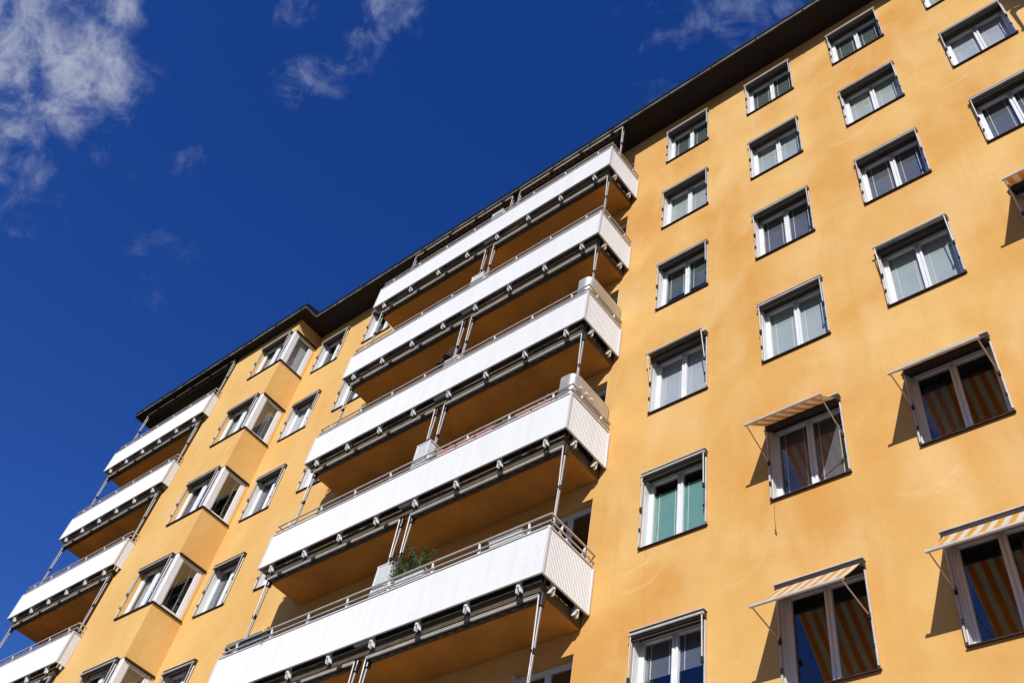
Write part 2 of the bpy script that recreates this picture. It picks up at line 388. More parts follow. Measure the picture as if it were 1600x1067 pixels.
# bay with corner windows: panels between the glazed corners
WX = -15.676; WY = -.062
zlev = [0]
for k in range(5, -1, -1): zlev += [z(0, k), z(WIN_H, k)]
zlev.append(z(SOF))
for i in range(len(zlev) - 1):
    a, b = zlev[i], zlev[i + 1]
    if i % 2 == 0:   # closed storey band: front and side
        mb.quad((FL, FY, a), (FR, FY, a), (FR, FY, b), (FL, FY, b)); mb.quad((FR, FY, a), (FR, 0, a), (FR, 0, b), (FR, FY, b))
    else:
        mb.quad((FL, FY, a), (WX, FY, a), (WX, FY, b), (FL, FY, b)); mb.quad((FR, WY, a), (FR, 0, a), (FR, 0, b), (FR, WY, b))
        mb.quad((WX, FY, a), (WX, FY + RD_, a), (WX, FY + RD_, b), (WX, FY, b))
        mb.quad((FR, WY, a), (FR, WY, b), (FR - RD_, WY, b), (FR - RD_, WY, a))
        for q in (a, b):   # floor and head of the corner opening
            mb.quad((WX, FY, q), (FR, FY, q), (FR, FY + RD_, q), (WX, FY + RD_, q)); mb.quad((FR - RD_, FY + RD_, q), (FR, FY + RD_, q), (FR, WY, q), (FR - RD_, WY, q))
build('wall', mb, 'wall', B)

# roof: soffit boards, fascia with a gutter strip, sheet edge and low hipped roof
EY, EYB = -.73, -1.185        # eave lines of main front and of bay
EXL, EXJ, EXR = -22.78, -13.63, XR + .6
zs_, zf0, zf1, zt = z(SOF), z(1.93), z(2.035), z(2.10)
out = [(EXL, EYB), (EXJ, EYB), (EXJ, EY), (EXR, EY), (EXR, 14.7), (EXL, 14.7)]
def inset(p, d):
    (x0, y0) = p; return (x0 + d if x0 == EXL else x0 - d, y0 + d if y0 < 5 else y0 - d)
sb = MB()
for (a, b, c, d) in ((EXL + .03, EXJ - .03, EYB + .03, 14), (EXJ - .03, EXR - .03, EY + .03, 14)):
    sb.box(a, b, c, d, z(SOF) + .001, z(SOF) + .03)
fb_ = MB()
def ringwall(mb, pts, z0, z1, d0, d1):
    P0 = [inset(p, d0) for p in pts]; P1 = [inset(p, d1) for p in pts]; n = len(pts)
    for i in range(n):
        a, b = P0[i], P0[(i + 1) % n]; c, d = P1[(i + 1) % n], P1[i]
        mb.quad((*a, z0), (*b, z0), (*b, z1), (*a, z1)); mb.quad((*d, z0), (*c, z0), (*b, z0), (*a, z0)); mb.quad((*d, z1), (*c, z1), (*c, z0), (*d, z0)); mb.quad((*a, z1), (*b, z1), (*c, z1), (*d, z1))
ringwall(fb_, out, zf0, zf1, .012, .035)
eb = MB(); ringwall(eb, out, zf1 + .002, zt, -.012, .03)
top = MB()
n = len(out); P0 = [inset(p, -.014) for p in out]
ctr = [(EXL + 6, 6.5), (EXR - 6, 6.5)]
zr = zt + 1.6
def tp(p, zz): return (p[0], p[1], zz)
top.poly([tp(P0[0], zt + .002), tp(P0[1], zt + .002), (EXJ, 6.5, zr), tp(ctr[0], zr)])
top.poly([tp(P0[1], zt + .002), tp(P0[2], zt + .002), (EXJ, 6.5, zr)])
top.poly([tp(P0[2], zt + .002), tp(P0[3], zt + .002), tp(ctr[1], zr), (EXJ, 6.5, zr)])
top.poly([tp(P0[3], zt + .002), tp(P0[4], zt + .002), tp(ctr[1], zr)])
top.poly([tp(P0[4], zt + .002), tp(P0[5], zt + .002), tp(ctr[0], zr), tp(ctr[1], zr)])
top.poly([tp(P0[5], zt + .002), tp(P0[0], zt + .002), tp(ctr[0], zr)])
rf = build('roof', top, 'roofedge', B)
for i in range(31):
    gx = EXL + .5 + i * 1.2
    gy = EYB if gx < EXJ - .1 else EY
    if gx < EXR - .2: build('gutter_bracket', MB().box(gx - .018, gx + .018, gy - .004, gy + .010, zf0 - .012, zf1 + .02), 'roofedge', rf)
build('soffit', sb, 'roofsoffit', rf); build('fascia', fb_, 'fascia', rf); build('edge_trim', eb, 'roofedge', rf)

# ------------------------------------------------------------------ windows
cache = {}
def cm(key, fn):
    if key not in cache: cache[key] = fn()
    return cache[key]
def rect_frame(mb, x0, x1, z0, z1, y0, y1, s, c=.006):
    mb.box(x0, x0 + s, y0, y1, z0, z1, c); mb.box(x1 - s, x1, y0, y1, z0, z1, c)
    mb.box(x0 + s, x1 - s, y0 + .001, y1, z0, z0 + s, c); mb.box(x0 + s, x1 - s, y0 + .001, y1, z1 - s, z1, c)
def window_meshes(W, Hh):
    fr = MB(); rect_frame(fr, .004, W - .004, .004, Hh - .004, .135, .245, .040)
    fr.box(W / 2 - .022, W / 2 + .022, .160, .24, .045, Hh - .045, .004)
    # white lining of the reveals
    fr.box(.002, .014, .012, .1345, .03, Hh - .014); fr.box(W - .014, W - .002, .012, .1345, .03, Hh - .014); 
    sa = []; pa = []
    for a, b in ((.040, W / 2 - .004), (W / 2 + .004, W - .040)):
        s = MB(); rect_frame(s, a + .004, b - .004, .045, Hh - .045, .142, .204, .038); sa.append(s.mesh('sash', 'white'))
        p = MB(); p.quad((a + .038, .178, .080), (b - .038, .178, .080), (b - .038, .178, Hh - .080), (a + .038, .178, Hh - .080)); pa.append(p.mesh('pane', 'glass'))
    si = MB()
    si.loft([[(q, -.040, -.022), (q, -.040, -.002), (q, .133, .026), (q, .133, .004), (q, -.034, -.010)] for q in (-.022, W + .022)])
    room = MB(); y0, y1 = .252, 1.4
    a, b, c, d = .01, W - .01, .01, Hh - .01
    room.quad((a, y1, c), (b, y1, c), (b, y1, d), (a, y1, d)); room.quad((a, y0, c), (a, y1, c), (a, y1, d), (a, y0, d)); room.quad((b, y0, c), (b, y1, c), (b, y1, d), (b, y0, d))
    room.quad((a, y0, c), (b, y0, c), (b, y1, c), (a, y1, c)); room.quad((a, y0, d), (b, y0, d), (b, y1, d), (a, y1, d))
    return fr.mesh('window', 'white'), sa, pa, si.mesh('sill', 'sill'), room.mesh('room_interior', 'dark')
def blind_mesh(W, z0, z1, colr, gap=.0):
    def f():
        m = MB(); step = .026; n = int((z1 - z0) / step)
        xa, xb = .06, W / 2 - .02
        for xa, xb in ((.06, W / 2 - .02), (W / 2 + .02, W - .06)):
            pts = []
            for i in range(n):
                zz = z0 + i * step
                pts.append((.2115, zz)); pts.append((.2135, zz + step * .92))
            m.loft([[(xa, y, q) for y, q in pts], [(xb, y, q) for y, q in pts]], closed=False)
        return m.mesh('blind', 'blind_' + colr)
    return cm(('blind', W, z0, z1, colr), f)
def cord_mesh(W, z0, z1):
    def f():
        m = MB()
        for xa, xb in ((.06, W / 2 - .02), (W / 2 + .02, W - .06)):
            for t in (.2, .8):
                x = xa + (xb - xa) * t; m.box(x - .005, x + .005, .2065, .2095, z0, z1)
        return m.mesh('blind_cord', 'cord')
    return cm(('cord', W, z0, z1), f)
def curtain_mesh(W, z0, z1, x0, x1, colr):
    def f():
        m = MB(); n = 46; top_ = []; bot = []
        for i in range(n + 1):
            x = x0 + (x1 - x0) * i / n; y = .36 + .022 * math.sin(i * 1.15) + .01 * math.sin(i * .43)
            bot.append((x, y, z0)); top_.append((x, y, z1))
        m.loft([bot, top_], closed=False)
        return m.mesh('curtain', 'blind_' + colr, True)
    return cm(('cur', W, z0, z1, x0, x1, colr), f)

def make_window(x, y, zz, W=WIN_W, Hh=WIN_H, label=None, blind=None, bz=(.06, 1.40), curtains=(), sill=True):
    fr, sa, pa, si, room = cm(('win', W, Hh), lambda: window_meshes(W, Hh))
    w_ = obj('window', fr, B, (x, y, zz), label)
    for s in sa: obj('sash', s, w_, (x, y, zz))
    for p in pa:
        po_ = obj('pane', p, w_, (x, y, zz)); po_.rotation_euler = (random.uniform(-.006, .006), 0, 0)
    if sill: obj('sill', si, w_, (x, y, zz))
    obj('room_interior', room, w_, (x, y, zz))
    if blind:
        obj('blind', blind_mesh(W, bz[0], bz[1], blind), w_, (x, y, zz)); obj('blind_cord', cord_mesh(W, bz[0], bz[1]), w_, (x, y, zz))
    for (a, b, c_) in curtains: obj('curtain', curtain_mesh(W, .03, Hh - .06, a, b, c_), w_, (x, y, zz))
    return w_

# drop-arm awnings: cassette under the lintel, side rails, two arms carrying a front bar
def make_awning(x, y, zz, deg=0.0, W=WIN_W, cloth='stripe', label=None, L=.66, pz=.70, full=True, ext=0.0):
    key = (round(deg, 2), W, cloth, L, pz, ext)
    a = math.radians(deg)
    by = -.075 - L * math.sin(a) ; bz = pz + L * math.cos(a)
    def f():
        o = {}
        cs = MB(); cs.loft([[(q, -.012, 1.322), (q, -.072, 1.334), (q, -.088, 1.365), (q, -.082, 1.425), (q, -.012, 1.439), (q, -.003, 1.439), (q, -.003, 1.322)] for q in (-.010, W + .010)]); cs.box(.016, W - .016, -.0028, .132, 1.412, 1.449)
        o['c'] = cs.mesh('awning', 'cassette')
        lip = MB(); lip.box(-.022, W + .022, -.094, -.001, 1.4405, 1.456); o['lip'] = lip.mesh('cover_strip', 'rail')
        bar = MB(); x0, x1 = -.02 - ext, W + .015 + ext
        bar.box(x0, x1, by - .02, by + .012, bz - .018, bz + .018, .006); o['bar'] = bar.mesh('front_bar', 'rail')
        arms = []
        for q in (.012, W - .012):
            m = MB(); m.tube([(q, -.075, pz), (q, by, bz - .012)], .0095, 8); arms.append(m.mesh('arm', 'rail'))
        o['arms'] = arms
        rails = []
        for q in (-.004, W + .004):
            m = MB(); m.box(q - .012, q + .012, -.048, -.018, .03, 1.299, .004)
            rails.append(m.mesh('side_rail', 'rail'))
        o['rails'] = rails
        cl = []
        for q in (.012, W - .012):
            cl.append(MB().box(q - .018, q + .018, -.085, -.05, pz - .05, pz + .03, .006).mesh('clamp', 'black')); cl.append(MB().box(q - .014, q + .014, -.075, -.05, pz - .42, pz - .37, .005).mesh('clamp', 'black'))
        o['clamps'] = cl
        if deg > 8:
            m = MB(); n = 8; A = Vector((0, -.075, 1.385)); Bv = Vector((0, by, bz))
            rings = []
            for i in range(n + 1):
                t = i / n; p = A.lerp(Bv, t); sag = -.012 * math.sin(math.pi * t); rings.append((p.y, p.z + sag))
            xs0, xs1 = .02, W - .02
            # closed thin sheet
            n0 = len(m.v)
            m.loft([[(xs0, yy, q) for yy, q in rings] + [(xs0, yy, q - .003) for yy, q in reversed(rings)], [(xs1, yy, q) for yy, q in rings] + [(xs1, yy, q - .003) for yy, q in reversed(rings)]])
            o['cloth'] = m.mesh('cloth', cloth)
        else:
            m = MB(); m.tube([(.02, -.045, 1.310), (W - .02, -.045, 1.310)], .009, 8); o['cloth'] = m.mesh('cloth', 'valance')
        return o
    o = cm(('awn',) + key, f)
    aw = obj('awning', o['c'], B, (x, y, zz), label)
    P = (x, y, zz)
    obj('cover_strip', o['lip'], aw, P); obj('front_bar', o['bar'], aw, P)
    for m in o['arms']: obj('arm', m, aw, P)
    for m in o['rails']: obj('side_rail', m, aw, P)
    for m in o['clamps']: obj('clamp', m, aw, P)
    obj('cloth', o['cloth'], aw, P)
    return aw

# state of every window in the right-hand field: (column, row): (blind, blind z range, curtains, awning degrees, cloth)
Wd = {
 ('A', 0): ('deep', (.06, 1.40), (), 1), ('A', 1): ('pale', (.06, 1.40), (), 1), ('A', 2): ('deep', (.50, 1.40), ((.62, 1.05, 'lav'),), 1), ('A', 3): ('lav', (.06, 1.40), (), 11),
 ('A', 4): ('green', (.06, 1.20), (), 1), ('A', 5): ('slate', (.85, 1.40), (), 1),
 ('B', 0): ('deep', (.06, 1.40), (), 1), ('B', 1): ('grey', (.06, 1.40), (), 1), ('B', 2): ('slate', (.06, 1.40), (), 1), ('B', 3): ('grey', (.06, 1.40), (), 1),
 ('B', 4): ('slate', (.06, 1.40), (), 69), ('B', 5): (None, None, (), 84),
 ('C', 0): ('deep', (.06, 1.40), (), 1), ('C', 1): ('pale', (.06, 1.40), (), 1), ('C', 2): ('slate', (.06, 1.40), (), 1), ('C', 3): ('grey', (.06, 1.40), (), 6),
 ('C', 4): (None, None, ((.06, .40, 'blue'),), 88), ('C', 5): (None, None, ((.7, 1.05, 'beige'),), 84),
 ('D', 0): ('grey', (.06, 1.40), (), 1), ('D', 1): ('lav', (.06, 1.40), (), 1), ('D', 2): ('slate', (.06, 1.40), (), 1), ('D', 3): (None, None, (), 88),
 ('D', 4): (None, None, (), 80), ('D', 5): (None, None, (), 1),
}
WLAB = {('A', 4): 'white window with sea green blinds drawn', ('A', 3): 'window with pale lavender blinds behind a slightly open awning'}
for (c, k), (bl, bz, cu, deg) in Wd.items():
    x = COLS[c]
    lab = WLAB.get((c, k))
    make_window(x, 0, z(0, k), label=lab, blind=bl, bz=bz or (.06, 1.4), curtains=cu)
    al = 'awning let down with its orange and white striped cloth out' if deg > 30 else None
    make_awning(x, 0, z(0, k), deg, cloth='valance' if (c, k) == ('A', 3) else 'stripe', label=al, pz=.66 if deg > 30 else .72, L=.62 if deg > 30 else .66)  # slightly open awning: shaded underside put in as a dark cloth colour
# pull cord hanging below one window
pc = MB(); pc.tube([(1.06, -.03, z(-.03, 4)), (1.055, -.028, z(-.3, 4)), (1.06, -.025, z(-.50, 4))], .0025, 6)
pc.tube([(1.06, -.025, z(-.48, 4)), (1.052, -.027, z(-.54, 4)), (1.066, -.024, z(-.60, 4))], [.007, .009, .006], 8)
build('pull_cord', pc, 'valance', B)

for k in range(6):
    make_window(-13.731, 0, z(0, k), blind=('grey', 'curtain', 'slate', 'slate', 'grey', 'grey')[k] if k != 0 else None, curtains=() if k else ((.6, 1.0, 'beige'),))
    make_awning(-13.731, 0, z(0, k), 1)
    make_window(-11.525, 0, z(0, k), curtains=((.07, 1.05, 'curtain'),))
    make_awning(-11.525, 0, z(0, k), 1)
for (a, b, lo, k) in BALC_OPEN + LBAL_OPEN:
    make_window(a, 0, z(lo, k), W=round(b - a, 3), Hh=round(WIN_H - lo, 3), sill=lo == 0, curtains=((.08, .4, 'beige'),) if (k + int(a * 3)) % 3 == 0 else ())

# corner windows of the bay: front light, white corner post, side light
CW = FR - WX; CD = WY - FY
def corner_window(k, blind_f, blind_s):
    zz = z(0, k); h = WIN_H
    fr = MB()   # outer frame
    y0, y1 = FY + .10, FY + .19
    fr.box(WX + .004, WX + .06, y0, y1, zz + .004, zz + h - .004, .005)
    fr.box(FR - .19, FR - .012, FY + .012, FY + .20, zz + .004, zz + h - .004, .012)          # corner post
    fr.box(WX + .06, FR - .19, y0 + .001, y1, zz + .004, zz + .055, .005); fr.box(WX + .06, FR - .19, y0 + .001, y1, zz + h - .055, zz + h - .004, .005)
    fr.box(FR - .13, FR - .03, WY - .10, WY - .004, zz + .004, zz + h - .004, .005)
    fr.box(FR - .13, FR - .031, FY + .19, WY - .10, zz + .004, zz + .055, .005); fr.box(FR - .13, FR - .031, FY + .19, WY - .10, zz + h - .055, zz + h - .004, .005)
    fr.box(WX + .64, WX + .70, y0 + .01, y1, zz + .055, zz + h - .055, .004)
    f = build('corner_window', fr, 'white', B)
    for a, b in ((WX + .06, WX + .64), (WX + .70, FR - .19)):
        s = MB(); rect_frame(s, a + .003, b - .003, zz + .06, zz + h - .06, y0 + .012, y0 + .07, .05); build('sash', s, 'white', f)
        p = MB().quad((a + .05, y0 + .04, zz + .108), (b - .05, y0 + .04, zz + .108), (b - .05, y0 + .04, zz + h - .108), (a + .05, y0 + .04, zz + h - .108)); build('pane', p, 'glass', f)
        bl = MB().quad((a + .04, y0 + .13, zz + .06), (b - .04, y0 + .13, zz + .06), (b - .04, y0 + .13, zz + h - .06), (a + .04, y0 + .13, zz + h - .06))
        if blind_f: build('blind', bl, 'blind_' + blind_f, f)
    ya, yb = FY + .19, WY - .10; xs = FR - .04
    s = MB()
    s.box(xs - .06, xs, ya + .003, ya + .045, zz + .06, zz + h - .06, .005); s.box(xs - .06, xs, yb - .045, yb - .003, zz + .06, zz + h - .06, .005)
    s.box(xs - .06, xs - .001, ya + .045, yb - .045, zz + .06, zz + .105, .005); s.box(xs - .06, xs - .001, ya + .045, yb - .045, zz + h - .105, zz + h - .06, .005)
    build('sash', s, 'white', f)
    build('pane', MB().quad((xs - .03, ya + .045, zz + .105), (xs - .03, yb - .045, zz + .105), (xs - .03, yb - .045, zz + h - .105), (xs - .03, ya + .045, zz + h - .105)), 'glass', f)
    if blind_s:
        build('blind', MB().quad((xs - .12, ya + .02, zz + .06), (xs - .12, yb - .02, zz + .06), (xs - .12, yb - .02, zz + h - .06), (xs - .12, ya + .02, zz + h - .06)), 'blind_' + blind_s, f)
    cd = MB()
    for t in (.3, .72): yy = ya + (yb - ya) * t; cd.box(xs - .108, xs - .104, yy - .003, yy + .003, zz + .06, zz + h - .06)
    build('blind_cord', cd, 'cord', f)
    # sheet metal sill wrapping the corner
    si = MB(); o_ = .045
    si.box(WX - .03, FR + o_, FY - o_, FY + .05, zz - .024, zz + .003); si.box(FR - .04, FR + o_ - .002, FY + .05, WY + .03, zz - .0235, zz + .0025)
    build('sill', si, 'sill', f)
    # head trim over the side light
    ht = MB(); ht.box(FR - .02, FR + .035, FY + .02, WY + .04, zz + h - .035, zz + h + .004); build('head_trim', ht, 'sill', f)
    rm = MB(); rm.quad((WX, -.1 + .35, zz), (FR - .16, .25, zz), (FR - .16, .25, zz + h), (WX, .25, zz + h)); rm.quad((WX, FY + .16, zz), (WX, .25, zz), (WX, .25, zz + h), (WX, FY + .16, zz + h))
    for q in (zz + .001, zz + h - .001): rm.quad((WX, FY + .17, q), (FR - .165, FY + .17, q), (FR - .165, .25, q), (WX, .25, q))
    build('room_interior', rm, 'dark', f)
    aw = make_awning(WX, FY, zz, 1, W=1.36)
bf = ['grey', 'pale', 'blue', 'grey', 'slate']; bs = ['lav', 'slate', None, None, 'slate']
for k in range(5): corner_window(k, bf[k], bs[k])

# ------------------------------------------------------------------ balconies
def corrugated(path, z0, z1, step=.034, amp=.0032):
    """vertical corrugated sheet following a plan polyline (list of (x, y))"""
    m = MB(); pts = []
    for (x0, y0), (x1, y1) in zip(path[:-1], path[1:]):
        Lg = math.hypot(x1 - x0, y1 - y0); n = max(2, int(Lg / step)); dx, dy = (x1 - x0) / Lg, (y1 - y0) / Lg; nx, ny = dy, -dx
        for i in range(n):
            b = i / n
            for t, o in ((0, 0), (.14, 0), (.30, amp * 2), (.70, amp * 2), (.86, 0)):
                s_ = (b + t / n) * Lg; pts.append((x0 + dx * s_ + nx * o, y0 + dy * s_ + ny * o))
        pts.append((x1, y1))
    m.loft([[(x, y, z0) for x, y in pts], [(x, y, z1) for x, y in pts]], closed=False, caps=False)
    return m
def bracket_mesh():
    m = MB()   # cast clamp: plate, two splayed legs and a bolt head; origin on the slab edge
    m.loft([[(-.030, -.10, .06), (.030, -.10, .06), (.022, -.02, .06), (-.022, -.02, .06)], [(-.034, -.118, -.01), (.034, -.118, -.01), (.026, -.01, -.01), (-.026, -.01, -.01)]])
    for s_ in (-1, 1): m.loft([[(s_ * .008, -.112, 0), (s_ * .036, -.112, 0), (s_ * .036, -.04, 0), (s_ * .008, -.04, 0)], [(s_ * .034, -.085, -.095), (s_ * .058, -.085, -.095), (s_ * .058, -.035, -.095), (s_ * .034, -.035, -.095)]])
    m.tube([(0, -.125, .015), (0, -.09, .015)], .014, 8)
    m.v = [(x * .86, y, zq * .86) for x, y, zq in m.v]
    return m
PB, PT, RT, RM = -.89, -.06, .21, .075
def balcony(name_lab, x0, x1, k, yin=0.0, right_full=True, left_full=True, partition=None, awn=None, panel_y=-1.1, roof_awning=False, seed=0):
    rnd = random.Random(seed)
    zz = ZG - H * k
    yF = panel_y; sy = yF + .13      # slab front
    sx0, sx1 = x0 + .12, x1 - .12
    if not right_full: sx1 = x1 + .0
    slab = MB(); 
    slab.box(sx0, sx1, sy, -.002, zz - 1.08, zz - .905)
    yr = -.0 if right_full else FY - .003
    if not right_full:
        slab = MB(); slab.box(sx0, FL - .004, sy, -.002, zz - 1.08, zz - .905)
    b = build('balcony', slab, 'slab', B, label=name_lab)
    # painted underside, a few mm proud below the slab body and short of its edges
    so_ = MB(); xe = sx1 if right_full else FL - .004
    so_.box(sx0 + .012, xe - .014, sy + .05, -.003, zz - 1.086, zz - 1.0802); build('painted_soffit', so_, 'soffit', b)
    fl_ = MB(); fl_.box(sx0 + .03, xe - .03, sy + .05, -.003, zz - .9045, zz - .89); build('floor_screed', fl_, 'paving', b)
    # black steel edge channel and pale drip strip
    ch = MB(); ch.box(sx0 - .012, xe + .012 if right_full else xe, sy - .012, sy - .001, zz - .90, zz - .50)
    ch.box(sx0 - .012, sx0 - .001, sy, -.01, zz - .90, zz - .50)
    if right_full: ch.box(sx1 + .001, sx1 + .012, sy, -.01, zz - .90, zz - .50)
    build('edge_channel', ch, 'black', b)
    dr = MB(); dr.box(sx0 - .03, xe + .03 if right_full else xe, sy - .034, sy - .013, zz - .918, zz - .910)
    build('drip_strip', dr, 'silver', b)
    # parapet of corrugated sheet: left side, front, right side
    path = [(x0, -.03 if left_full else -.3), (x0, yF), (x1, yF), (x1, yr - .0 if not right_full else -.03)]
    build('parapet', corrugated(path, zz + PB, zz + PT), 'panel', b)
    # edge trims of the sheet
    tr = MB()
    for q in (zz + PB - .012, zz + PT - .004):
        tr.box(x0 - .02, x1 + .02, yF - .022, yF + .008, q, q + .016)
        tr.box(x1 - .008, x1 + .022, yF + .008, path[3][1], q, q + .016); tr.box(x0 - .022, x0 + .008, yF + .008, path[0][1], q, q + .016)
    for q in (x0 - .02, x1 - .012): tr.box(q, q + .034, yF - .024, yF + .012, zz + PB + .004, zz + PT - .004)
    if right_full: tr.box(x1 - .010, x1 + .024, -.045, -.02, zz + PB + .004, zz + PT - .004)
    build('edge_trim', tr, 'panel', b)
    # hand rail: two tubes round the three sides
    rl = MB(); ye = path[3][1]
    e0 = (x0, path[0][1] if left_full else -.55); 
    for q, r in ((zz + RT, .017), (zz + RM, .014)):
        rl.tube([(x0 + .02, -.01, q), (x0 + .02, yF + .02, q)], r); rl.tube([(x0 + .003, yF + .02, q), (x1 - .003, yF + .02, q)], r); rl.tube([(x1 - .02, yF + .02, q), (x1 - .02, ye + .02, q)], r)
    build('handrail', rl, 'rail', b, smooth=True)
    # posts of the railing at every bracket
    n = max(2, round((x1 - x0 - .75) / .98)); pxs = [x1 - .44 - (x1 - x0 - .80) * i / n for i in range(n + 1)]
    pm = cm('railpost', lambda: MB().loft([[(-.02, -.008, -.95), (.02, -.008, -.95), (.02, .03, -.95), (-.02, .03, -.95)], [(-.02, -.008, .03), (.02, -.008, .03), (.02, .03, .03), (-.02, .03, .03)], [(-.012, -.03, .19), (.012, -.03, .19), (.012, -.012, .19), (-.012, -.012, .19)]]).mesh('rail_post', 'bracket'))
    bm_ = cm('bracket', lambda: bracket_mesh().mesh('bracket', 'bracket'))
    for px in pxs:
        obj('rail_post', pm, b, (px, yF + .045, zz)); obj('bracket', bm_, b, (px, sy, zz - .955))
    if right_full:
        for yy in (yF + .30, yF + .86):
            o = obj('bracket', bm_, b, (sx1, yy, zz - .955)); o.rotation_euler = (0, 0, math.pi / 2)
            o = obj('rail_post', pm, b, (x1 - .045, yy, zz)); o.rotation_euler = (0, 0, math.pi / 2)
    if partition is not None:
        top_ = partition; p = MB(); xa, xb = -5.785, -5.44; y0 = yF + .055
        p.box(xa, xb, y0, -.06, zz - .88, zz + top_)
        p.box(xa - .015, xb + .015, y0 - .012, -.05, zz + top_ + .0005, zz + top_ + .022)
        for q in (xa - .004, xb - .031): p.box(q, q + .035, y0 - .010, y0 - .0005, zz - .86, zz + top_)
        pp = build('partition_cupboard', p, 'white', b)
        s_ = MB(); q = xa + .042
        while q < xb - .07:
            s_.box(q, q + .062, y0 - .006, y0 - .0005, zz - .84, zz + top_ - .03); q += .074
        build('partition_slats', s_, 'greenglass', b)
    return b

def balcony_awning(x0, x1, k, yb=-.975, ztop=-1.10, py=-.90, cloth='valance', zb=None, arms=(True, True), floor=-3.79):
    """retracted drop-arm awning hanging under a slab: box, front bar with dark clips, scalloped valance, posts and arms"""
    zz = ZG - H * k; zb = zz + (-1.155 if zb is None else zb)
    cb = MB(); yc = yb + .045
    cb.loft([[(q, yc, zb + .045), (q, yc + .0, zb - .0), (q, yc + .03, zb - .028), (q, yc + .075, zb - .028), (q, yc + .10, zb), (q, yc + .10, zb + .045)] for q in (x0 + .03, x1 - .03)])
    a = build('balcony_awning', cb, 'cassette', B)
    bar = MB(); bar.box(x0, x1, yb - .018, yb + .014, zb + .008, zb + .028, .004); bar.box(x0, x1, yb - .014, yb + .014, zb - .022, zb + .004, .004)
    build('front_bar', bar, 'rail', a)
    n = max(2, round((x1 - x0) / .98))
    for i in range(n):
        xx = x1 - .32 - .98 * i
        if xx > x0 + .15: build('clip', MB().box(xx - .055, xx + .055, yb - .026, yb + .02, zb - .034, zb + .040, .006), 'cassette', a)
    v = MB(); yv = yb + .034; per = .20; n = int((x1 - x0 - .1) / per); xx = x0 + .05
    top_ = []; bot = []
    for i in range(n):
        for t in range(8):
            u = t / 8; top_.append(xx + (i + u) * per); bot.append(-.038 - .022 * math.sin(math.pi * u) ** .6)
    top_.append(xx + n * per); bot.append(-.03)
    v.loft([[(p, yv, zb - .015) for p in top_], [(p, yv + .004, zb + q) for p, q in zip(top_, bot)]], closed=False, caps=False)
    build('valance', v, cloth, a)
    hz = ZG - H * k + floor
    for q, on, sgn in ((x0, arms[0], 1), (x1, arms[1], -1)):
        if not on: continue
        p = MB(); p.tube([(q + .07 * sgn * 0 , py, hz), (q, py, zb + .06)], .021, 12); build('post', p, 'galv', a, smooth=True)
        build('clamp', MB().box(q - .035, q + .035, py - .045, py + .045, zb - .13, zb + .07, .01), 'black', a); build('clamp', MB().box(q - .026, q + .026, py - .055, py + .02, zb - .88, zb - .80, .008), 'black', a)
        r = MB(); r.tube([(q + .0 * sgn, yb, zb), (q + .012, py - .048, zb - .84)], .0115, 8); r.tube([(q + .012, py - .046, zb - .84), (q, py - .03, zb - 1.5)], .006, 6); build('arm', r, 'rail', a, smooth=True)
    return a

GX0, GX1 = -9.627, -1.939
balc = {}
labs = ['topmost long balcony under the roof edge', 'long balcony second from the top', 'long balcony with a small steel wind screen at its right corner', 'long balcony with pink planter boxes and a curved steel wind screen', 'long balcony with a leafy green plant behind its rail', None]
for k in range(6):
    balc[k] = balcony(labs[k], GX0, GX1, k, partition=(.42, .50, .30, .655, .65, .3)[k], seed=k)
    if k < 5:
        balcony_awning(-5.46, -2.05, k); balcony_awning(-9.36, -5.72, k)
# awnings under the roof eave above the top balconies
balcony_awning(-5.46, -2.10, -1, yb=-.66, py=-.60, zb=-1.02, cloth='redcloth', floor=-3.79); balcony_awning(-9.36, -5.72, -1, yb=-.66, py=-.60, zb=-1.02, cloth='redcloth')
LX0, LX1 = -22.361, -17.06
ll = ['topmost of the short balconies at the far end', 'short balcony second from the top at the far end', 'short balcony third from the top at the far end', 'short balcony fourth from the top at the far end']
for k in range(4):
    balcony(ll[k], LX0, LX1, k, right_full=False, panel_y=-1.13, seed=20 + k)
    if k < 4: balcony_awning(-22.13, -17.30, k, yb=-1.0, py=-.94)
balcony_awning(-22.13, -17.30, -1, yb=-.98, py=-.92, zb=-1.02)
# balconies of the next stack to the right: their edge shades the wall at the frame's corner
for k in range(3):
    balcony(None, 7.19, 13.4, k, seed=40 + k, panel_y=-1.5)
    balcony_awning(7.14, 13.1, k, yb=-1.375, py=-1.30)

# curved steel wind screens on two right-hand corners
def wind_screen(k, ztop, x_in, yback, knobs):
    zz = ZG - H * k; m = MB(); pts = [(x_in, -1.045)]; R_ = .16; cx, cy = -1.985 - R_, -1.045 + R_
    for i in range(9):
        a = math.radians(-90 + 90 * i / 8); pts.append((cx + R_ * math.cos(a), cy + R_ * math.sin(a)))
    pts.append((-1.985, yback))
    outer = pts; inner = [(x - .012 if i > 5 else x, y + .012) for i, (x, y) in enumerate(pts)]
    ring = outer + inner[::-1]
    m.loft([[(x, y, zz - .30) for x, y in ring], [(x, y, zz + ztop) for x, y in ring]])
    s = build('wind_screen', m, 'screenmetal', balc[k], smooth=True)
    if knobs:
        q = MB()
        for yy in (-.86, -.70, -.55): q.tube([(-1.984, yy, zz + .33), (-1.955, yy, zz + .33)], .026, 10)
        build('knob', q, 'white', balc[k])
wind_screen(3, .60, -2.30, -.05, True)
wind_screen(2, .62, -2.28, -.03, False)

